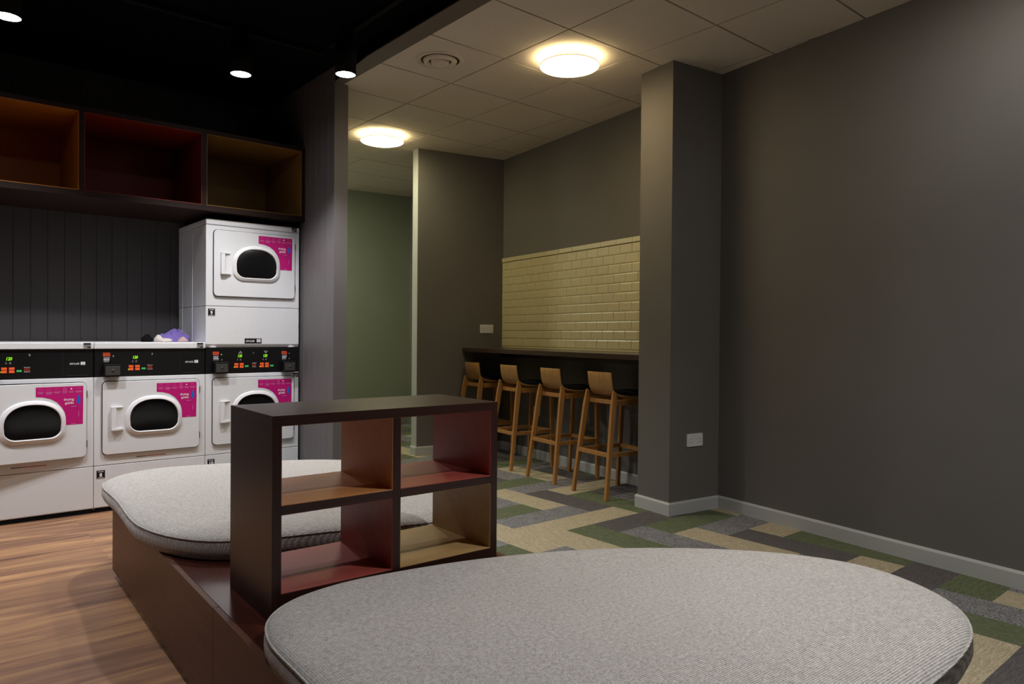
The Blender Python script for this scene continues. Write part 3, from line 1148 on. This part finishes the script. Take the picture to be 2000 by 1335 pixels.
C1 = [(0.606, 1.50), (0.612, 1.70), (0.655, 1.835), (0.745, 1.925), (0.87, 1.968), (1.02, 1.972), (1.30, 1.93), (1.55, 1.853), (1.80, 1.735), (2.05, 1.553),
      (2.24, 1.345), (2.335, 1.14), (2.325, 0.96), (2.23, 0.80), (2.09, 0.70), (1.90, 0.65), (1.60, 0.632), (1.25, 0.632), (0.90, 0.65), (0.72, 0.72), (0.63, 0.86), (0.605, 1.05), (0.603, 1.28)]
C2 = [(0.590, 3.90), (0.592, 3.55), (0.578, 3.20), (0.586, 3.02), (0.632, 2.84), (0.712, 2.70), (0.80, 2.628), (0.97, 2.568), (1.17, 2.52), (1.40, 2.438), (1.62, 2.408),
      (1.82, 2.46), (1.955, 2.68), (2.04, 3.05), (2.05, 3.30), (2.01, 3.52), (1.90, 3.76), (1.76, 3.92), (1.58, 4.03), (1.35, 4.11), (1.13, 4.18), (0.90, 4.215), (0.73, 4.16), (0.63, 4.05)]
cushion('large pale grey woven cushion in the foreground, nearest the camera', C1[::-1], 1)
cushion('large pale grey woven cushion behind the shelf unit, facing the dryers', C2[::-1], 2)


draped('purple_garment', 'crumpled purple garment on dryer top beside the stacked dryer', M['purple_cloth'],
       [(1.372, 5.60), (1.43, 5.535), (1.50, 5.525), (1.565, 5.56), (1.583, 5.63), (1.545, 5.70), (1.46, 5.72), (1.39, 5.68)],
       [(1.495, 5.63, 0.090, 0.085, 0.085), (1.425, 5.61, 0.062, 0.07, 0.07), (1.54, 5.60, 0.062, 0.06, 0.07)], 0.004, 3)
draped('pale_cloth', 'small pale grey cloth spilling left of the purple garment', M['pale_cloth'],
       [(1.318, 5.49), (1.345, 5.455), (1.40, 5.45), (1.432, 5.48), (1.42, 5.515), (1.37, 5.535), (1.33, 5.53)],
       [(1.345, 5.49, 0.046, 0.038, 0.045), (1.395, 5.485, 0.026, 0.05, 0.04)], 0.003, 8, 0.006)
draped('black_sock', 'rolled black sock left of the pale cloth on the dryer', M['black_cloth'],
       [(1.255, 5.59), (1.275, 5.56), (1.305, 5.555), (1.33, 5.58), (1.325, 5.615), (1.295, 5.63), (1.265, 5.62)],
       [(1.292, 5.59, 0.052, 0.045, 0.045)], 0.004, 12, 0.003)
draped('beige_cloth', 'small beige cloth tucked under right side of purple garment', M['pink_cloth'],
       [(1.468, 5.475), (1.495, 5.455), (1.53, 5.462), (1.545, 5.49), (1.53, 5.512), (1.49, 5.512)],
       [(1.508, 5.485, 0.034, 0.036, 0.034)], 0.003, 21, 0.005)


# ------------------------------------------------------------------ tiled splashback, bar, stools, sockets
def splashback():
    t = thing('tiled_splashback', 'glossy cream wall tiles in brick pattern above the bar', 'tiles', (0, 0, 0), -DEL)
    X = 3.8175
    y0, y1 = 3.7015, 6.2765
    MB().box(X - 0.006, X - 0.0005, y0, y1, 1.0515, 1.965).build('grout_bed', M['grout'], t)
    rows = 11
    zb, zt = 1.066, 1.918
    rh = (zt - zb) / rows
    tw = 0.145
    m = MB()
    def tile(a, b, c, d, thick=0.0045, bev=0.008):
        if b - a < 0.012:
            return
        bv = min(bev, (b - a) * 0.35, (d - c) * 0.35)
        xf = X - 0.006 - thick
        xm = X - 0.006 - thick * 0.35
        vs = [(xm, a, c), (xm, b, c), (xm, b, d), (xm, a, d), (xf, a + bv, c + bv), (xf, b - bv, c + bv), (xf, b - bv, d - bv), (xf, a + bv, d - bv),
              (X - 0.005, a, c), (X - 0.005, b, c), (X - 0.005, b, d), (X - 0.005, a, d)]
        m.add(vs, [(4, 5, 6, 7), (0, 1, 5, 4), (1, 2, 6, 5), (2, 3, 7, 6), (3, 0, 4, 7), (8, 9, 1, 0), (9, 10, 2, 1), (10, 11, 3, 2), (11, 8, 0, 3)])
    for r_ in range(rows):
        y = 4.436 - tw * 12 + (tw / 2 if r_ % 2 else 0)
        while y < y1:
            a, b = max(y + 0.001, y0), min(y + tw - 0.001, y1)
            if b > a:
                tile(a, b, zb + r_ * rh + 0.001, zb + (r_ + 1) * rh - 0.001)
            y += tw
    m.build('field_tiles', M['metro'], t)
    m = MB()
    y = 4.436 - tw * 8
    while y < y1:
        a, b = max(y + 0.001, y0), min(y + 0.2 - 0.001, y1)
        if b > a:
            m.box(X - 0.017, X - 0.005, a, b, 1.9235, 1.965)
        y += 0.2
    m.build('edge_trim', M['metro'], t, bevel=0.004)
    m = MB()
    m.box(X - 0.012, X - 0.005, y0, y1, 1.0515, 1.0625)
    m.build('sealant_strip', M['metro'], t)


splashback()


def bar():
    t = thing('bar_counter', 'dark wood wall-mounted bar counter below the cream tiles', 'counter', (0, 0, 0), -DEL)
    m = MB()
    p = [(3.363, 3.702), (3.8165, 3.702), (3.8165, 6.2755), (3.363, 6.3085)]
    m.hexa([(a, b, 1.010) for a, b in p], [(a, b, 1.050) for a, b in p])
    m.build('counter_top', M['bar_wood'], t, bevel=0.002)
    MB().box(3.79, 3.8165, 3.702, 6.2755, 0.955, 1.0095).build('wall_batten', M['bar_wood'], t)
    return t


bar()


def make_stool():
    t = thing('bar_stool', 'stool', 'bar stool', (0, 0, 0), -DEL, 'oak bar stools tucked under the bar')
    # legs: local +x points to the wall
    def leg(f, g, wx0, wy0, wx1, wy1, zt):
        m = MB()
        b = [(f[0] - wx0 / 2, f[1] - wy0 / 2, 0), (f[0] + wx0 / 2, f[1] - wy0 / 2, 0), (f[0] + wx0 / 2, f[1] + wy0 / 2, 0), (f[0] - wx0 / 2, f[1] + wy0 / 2, 0)]
        u = [(g[0] - wx1 / 2, g[1] - wy1 / 2, zt), (g[0] + wx1 / 2, g[1] - wy1 / 2, zt), (g[0] + wx1 / 2, g[1] + wy1 / 2, zt), (g[0] - wx1 / 2, g[1] + wy1 / 2, zt)]
        m.hexa(b, u)
        return m

    for s in (-1, 1):
        # rear leg: widens to a blade and tapers to a thin tip hugging the shell
        m = MB()
        st = [(-0.214, 0.193, 0.027, 0.026, 0.0), (-0.172, 0.177, 0.035, 0.026, 0.32), (-0.127, 0.160, 0.044, 0.025, 0.66), (-0.115, 0.157, 0.050, 0.022, 0.712), (-0.121, 0.1535, 0.014, 0.013, 0.775)]
        rs = []
        for x, y, wx, wy, z in st:
            y *= s
            rs.append([(x - wx / 2, y - wy / 2, z), (x + wx / 2, y - wy / 2, z), (x + wx / 2, y + wy / 2, z), (x - wx / 2, y + wy / 2, z)])
        m.rings(rs, True, True, True, 0, False).build('leg', M['oak'], t, bevel=0.003)
        leg((0.222, 0.192 * s), (0.236, 0.158 * s), 0.027, 0.026, 0.038, 0.025, 0.700).build('leg', M['oak'], t, bevel=0.003)
    # foot rest ring
    zr0, zr1 = 0.303, 0.334
    def wid(z, rear):
        return 0.190 - (0.013 / 0.32 * z if rear else 0.032 / 0.70 * z)
    yr, yf = wid(0.32, True), wid(0.32, False)
    m = MB(); m.box(-0.186, -0.168, -yr + 0.012, yr - 0.012, zr0, zr1); m.build('foot_rail', M['oak_h'], t, bevel=0.002)
    m = MB(); m.box(0.219, 0.237, -yf + 0.012, yf - 0.012, zr0, zr1); m.build('foot_rail', M['oak_h'], t, bevel=0.002)
    for s in (-1, 1):
        m = MB()
        a, b = yr * s, yf * s
        m.hexa([(-0.16, a - 0.009, zr0), (0.216, b - 0.009, zr0), (0.216, b + 0.009, zr0), (-0.16, a + 0.009, zr0)],
               [(-0.16, a - 0.009, zr1), (0.216, b - 0.009, zr1), (0.216, b + 0.009, zr1), (-0.16, a + 0.009, zr1)])
        m.build('foot_rail', M['oak_h'], t, bevel=0.002)
    # seat frame
    for s in (-1, 1):
        MB().box(-0.085, 0.218, 0.158 * s - 0.010, 0.158 * s + 0.010, 0.672, 0.712).build('seat_rail', M['oak_h'], t, bevel=0.002)
    MB().box(-0.098, -0.080, -0.147, 0.147, 0.676, 0.708).build('seat_rail', M['oak_h'], t, bevel=0.002)
    MB().box(0.220, 0.238, -0.144, 0.144, 0.672, 0.700).build('seat_rail', M['oak_h'], t, bevel=0.002)
    # bent plywood shell: profile (x, z, half width)
    prof = [(-0.134, 0.910, 0.136), (-0.130, 0.87, 0.137), (-0.124, 0.83, 0.137), (-0.115, 0.79, 0.136), (-0.101, 0.765, 0.136), (-0.078, 0.745, 0.141), (-0.047, 0.733, 0.152),
            (0.0, 0.727, 0.172), (0.07, 0.7245, 0.185), (0.15, 0.7245, 0.189), (0.21, 0.726, 0.186), (0.245, 0.727, 0.176)]
    def shell(prof, offs, th, squeeze=0.0, curve=0.012):
        m = MB()
        nx = 12
        top, bot = [], []
        for k, (x, z, w) in enumerate(prof):
            a = Vector(prof[max(0, k - 1)][:2]); b = Vector(prof[min(len(prof) - 1, k + 1)][:2])
            d = (b - a).normalized()
            nv = Vector((-d.y, d.x))
            if nv.y < 0 and abs(nv.y) > abs(nv.x):
                nv = -nv
            if abs(nv.x) >= abs(nv.y) and nv.x < 0:
                nv = -nv
            tr, br_ = [], []
            for i in range(nx + 1):
                u = -1 + 2 * i / nx
                y = u * (w - squeeze)
                back = max(0.0, min(1.0, (z - 0.73) / 0.12))
                cx = -curve * (1 - u * u) * back          # back slightly dished
                lift = 0.004 * u * u * (1 - back)
                o = nv * offs
                p = Vector((x + cx, z + lift)) + o
                q = p + nv * th
                tr.append((q.x, y, q.y)); br_.append((p.x, y, p.y))
            top.append(tr); bot.append(br_)
        rs = [b + list(reversed(tt)) for b, tt in zip(bot, top)]
        m.rings(rs, True, True, True, 0, True)
        return m
    o = shell(prof, 0.0, 0.010).build('seat_shell', M['ply'], t)
    md = o.modifiers.new('bevel', 'BEVEL'); md.width = 0.0025; md.segments = 2; md.limit_method = 'ANGLE'; md.angle_limit = 0.9
    pp = [p for p in prof]
    pp[0] = (-0.1335, 0.902, 0.136)
    shell(pp, 0.0102, 0.010, 0.006).build('seat_pad', M['seat_pad'], t)
    sp = [(-0.062, 0.748, 0.10), (-0.02, 0.742, 0.14), (0.05, 0.740, 0.165), (0.15, 0.740, 0.170), (0.215, 0.741, 0.160), (0.236, 0.742, 0.12)]
    m = MB()
    rs = []
    for k, (x, z, w) in enumerate(sp):
        e = 0 if k in (0, len(sp) - 1) else 1
        ring = []
        for i in range(17):
            u = -1 + i / 8
            ring.append((x, u * w, z + 0.006 + (0.022 if e else 0.004) * (1 - u ** 4)))
        ring += [(x, -u_ * w, z) for u_ in (-1, -0.5, 0, 0.5, 1)]
        rs.append(ring)
    m.rings(rs, True, True, True).build('seat_cushion', M['seat_pad'], t)
    return t


STOOLS = [(6.085, 'oak bar stool under the bar, farthest from the pillar'),
          (5.412, 'oak bar stool, second from the far end of the bar'),
          (4.765, 'oak bar stool, second from the pillar at the bar'),
          (4.128, 'oak bar stool nearest the grey pillar, partly hidden by it')]
st0 = make_stool()
for k, (yb, lab) in enumerate(STOOLS):
    o = st0 if k == 0 else copy_tree(st0)
    px, py = fromrot(3.483, yb, DEL)
    o.location = (px, py, 0)
    o['label'] = lab


def socket(label, x, y, z, rotz):
    """double wall socket; local -y faces the room"""
    t = thing('wall_socket', label, 'socket', (x, y, z), rotz)
    MB().prism(rrect(-0.073, 0.073, -0.043, 0.043, 0.006, 3), -0.0085, 0.0, 'y').build('face_plate', M['white_plastic'], t, bevel=0.002)
    for s in (-1, 1):
        MB().box(s * 0.012 - 0.0085, s * 0.012 + 0.0085, -0.0115, -0.0083, 0.008, 0.032).build('rocker_switch', M['white_plastic'], t, bevel=0.0012)
        m = MB()
        cx = s * 0.044
        m.box(cx - 0.0022, cx + 0.0022, -0.0089, -0.0082, 0.004, 0.012)
        for q in (-1, 1):
            m.box(cx + q * 0.011 - 0.0032, cx + q * 0.011 + 0.0032, -0.0089, -0.0082, -0.0165, -0.0125)
        m.build('pin_slots', M['black_print'], t)
    return t


x, y = fromrot(3.581, 3.3965, DEL)
socket('white double socket low on the grey pillar', x, y, 0.485, -DEL)
x, y = fromrot(3.632, 6.2895, DEL)
socket('white double socket on the alcove wall above the bar', x, y, 1.240, -DEL - 0.0731)
x, y = fromrot(3.8175, 5.645, DEL)
socket('white double socket on the wall beneath the bar, behind stools', x, y, 0.457, -DEL - pi / 2)


# ------------------------------------------------------------------ ceiling fittings
def ceiling_light(x, y, label, mat='lamp_glass'):
    t = thing('ceiling_light', label, 'light', (x, y, H - 0.003), 0, 'round opal ceiling lights')
    MB().lathe([(0.105, -0.0005), (0.105, -0.046), (0.10, -0.0515)], 0, 0, 48).build('mounting_base', M['white_plastic'], t)
    R = 0.190
    MB().lathe([(0.1, -0.0505), (R - 0.012, -0.0505), (R - 0.010, -0.0535), (0.1, -0.0535)], 0, 0, 64, cap0=True, cap1=True).build('back_pan', M['lamp_back'], t)
    prof = [(0.10, -0.054), (R - 0.012, -0.054), (R - 0.003, -0.0555), (R, -0.058), (R - 0.004, -0.063), (R - 0.03, -0.071), (R - 0.075, -0.078), (0.07, -0.082), (0.01, -0.083)]
    MB().lathe(prof, 0, 0, 64, cap0=True, cap1=True).build('opal_diffuser', M[mat], t)
    tr = [(R + 0.001, -0.051), (R + 0.0045, -0.052), (R + 0.0045, -0.059), (R + 0.001, -0.060)]
    MB().lathe(tr + [tr[0]], 0, 0, 64, cap0=False, cap1=False).build('rim', M['lamp_rim'], t)
    return t


cl = ceiling_light(3.26, 3.304, 'round glowing ceiling light close to the pillar top')
ceiling_light(3.26, 5.704, 'round glowing ceiling light farther back, beside the partition', 'lamp_glass_green')
ceiling_light(2.66, 7.50, 'round glowing ceiling light hidden behind the partition, lighting the far corridor', 'lamp_glass_far')
ceiling_light(3.26, 0.904, 'unseen neutral ceiling light added overhead to brighten the right wall', 'lamp_glass_fill')  # out of view, added to lift the right wall
ceiling_light(3.26, -1.496, 'unseen neutral ceiling light added as fill behind the camera', 'lamp_glass_fill')  # added fill for the pillar, the walls and the ceiling


def vent(x, y):
    t = thing('ceiling_vent', 'round white air vent in a ceiling tile', 'vent', (x, y, H - 0.003))
    o = MB().lathe([(0.160, 0.0), (0.160, -0.004), (0.150, -0.008), (0.135, -0.007), (0.128, 0.012), (0.128, 0.015)], 0, 0, 64, cap0=False, cap1=False).build('outer_ring', M['ceiling_tile'], t)
    MB().lathe([(0.127, -0.0005), (0.001, -0.0008)], 0, 0, 48, cap0=False, cap1=True).build('dark_throat', M['ceiling_grid'], t)
    MB().lathe([(0.112, -0.002), (0.106, -0.016), (0.092, -0.022), (0.078, -0.014), (0.074, -0.002)], 0, 0, 48, cap0=False, cap1=False).build('middle_cone', M['ceiling_tile'], t)
    MB().lathe([(0.062, -0.004), (0.056, -0.024), (0.030, -0.031), (0.002, -0.032)], 0, 0, 48, cap0=False, cap1=True).build('centre_disc', M['ceiling_tile'], t)
    return t


vent(2.66, 3.904)


def rail(name_label, x0, y0, x1, y1):
    t = MB()
    if abs(x1 - x0) > abs(y1 - y0):
        t.box(x0, x1, y0 - 0.017, y0 + 0.017, 3.045, 3.0795)
    else:
        t.box(x0 - 0.017, x0 + 0.017, y0, y1, 3.045, 3.0795)
    o = t.build('track_rail', M['black_matte'], bevel=0.002)
    return tag(o, name_label, 'rail')


rail('black lighting track running along the black ceiling in front of the dryers', -2.3, 4.49, 2.10, 4.49)
rail('black lighting track on the black ceiling running towards the camera', 2.09, -2.3, 2.09, 4.35)
rail('unseen black lighting track added above the wood floor for the added spotlight', 0.377, -2.3, 0.377, 4.35)  # added to carry the extra spotlight, never in view


def spot(x, y, label, energy, size=1.9, blend=0.6, tilt=None):
    t = thing('track_spotlight', label, 'spotlight', (x, y, 2.785), 0, 'black cylinder track spotlights')
    R = 0.064
    MB().lathe([(R - 0.004, 0.012), (R - 0.004, 0.0), (R, 0.0), (R, 0.195), (R - 0.006, 0.20)], 0, 0, 40, cap0=False, cap1=True).build('housing', M['black_matte'], t)
    MB().lathe([(R - 0.0045, 0.004), (0.03, 0.0025), (0.001, 0.002)], 0, 0, 40, cap0=False, cap1=True).build('lens', M['spot_lens'], t)
    MB().box(-0.045, 0.045, -0.015, 0.015, 0.2305, 0.259).build('track_adapter', M['black_matte'], t, bevel=0.002)
    m = MB()
    m.tube([(0, 0, 0.2), (0, 0, 0.232)], 0.009, 10)
    m.box(R + 0.002, R + 0.007, -0.012, 0.012, 0.09, 0.225)
    m.box(0.0, R + 0.007, -0.012, 0.012, 0.220, 0.226)
    m.build('bracket', M['black_matte'], t)
    ld = bpy.data.lights.new('spot_beam', 'SPOT')
    ld.energy = energy
    ld.spot_size = size
    ld.spot_blend = blend
    ld.shadow_soft_size = 0.045
    ld.color = (0.98, 0.98, 1.0)
    lo = bpy.data.objects.new('spot_beam', ld)
    COL.objects.link(lo)
    lo.parent = t
    lo.location = (0, 0, -0.006)
    if tilt:
        lo.rotation_euler = tilt
    return t


E0 = 120.0
spot(1.567, 4.49, 'black track spotlight, lens glowing, over the numbered dryers', E0)
spot(0.376, 4.47, 'black track spotlight at the upper left picture corner', E0)
spot(2.06, 4.06, 'black track spotlight hanging in front of the partition end', E0 * 0.55)
spot(-0.80, 4.49, 'unseen track spotlight added left of the picture over the wood floor', E0)  # extra lamp added out of frame to light the laundry side
spot(2.06, 0.75, 'black track spotlight overhead above the foreground cushion', E0 * 1.1, 2.3, 0.9)
spot(0.377, 1.9, 'unseen track spotlight added above the wood floor beside the platform', E0 * 0.3)  # weak extra lamp added overhead, out of view

# ------------------------------------------------------------------ world and view
w = bpy.data.worlds.new('world')
SC.world = w
w.use_nodes = True
w.node_tree.nodes['Background'].inputs[0].default_value = (0.5, 0.5, 0.55, 1)
w.node_tree.nodes['Background'].inputs[1].default_value = 0.01
SC.view_settings.view_transform = 'Standard'
SC.view_settings.look = 'None'
SC.view_settings.exposure = 0.14
SC.cycles.max_bounces = 8
SC.cycles.diffuse_bounces = 5
SC.cycles.sample_clamp_indirect = 6.0
SC.cycles.use_denoising = True
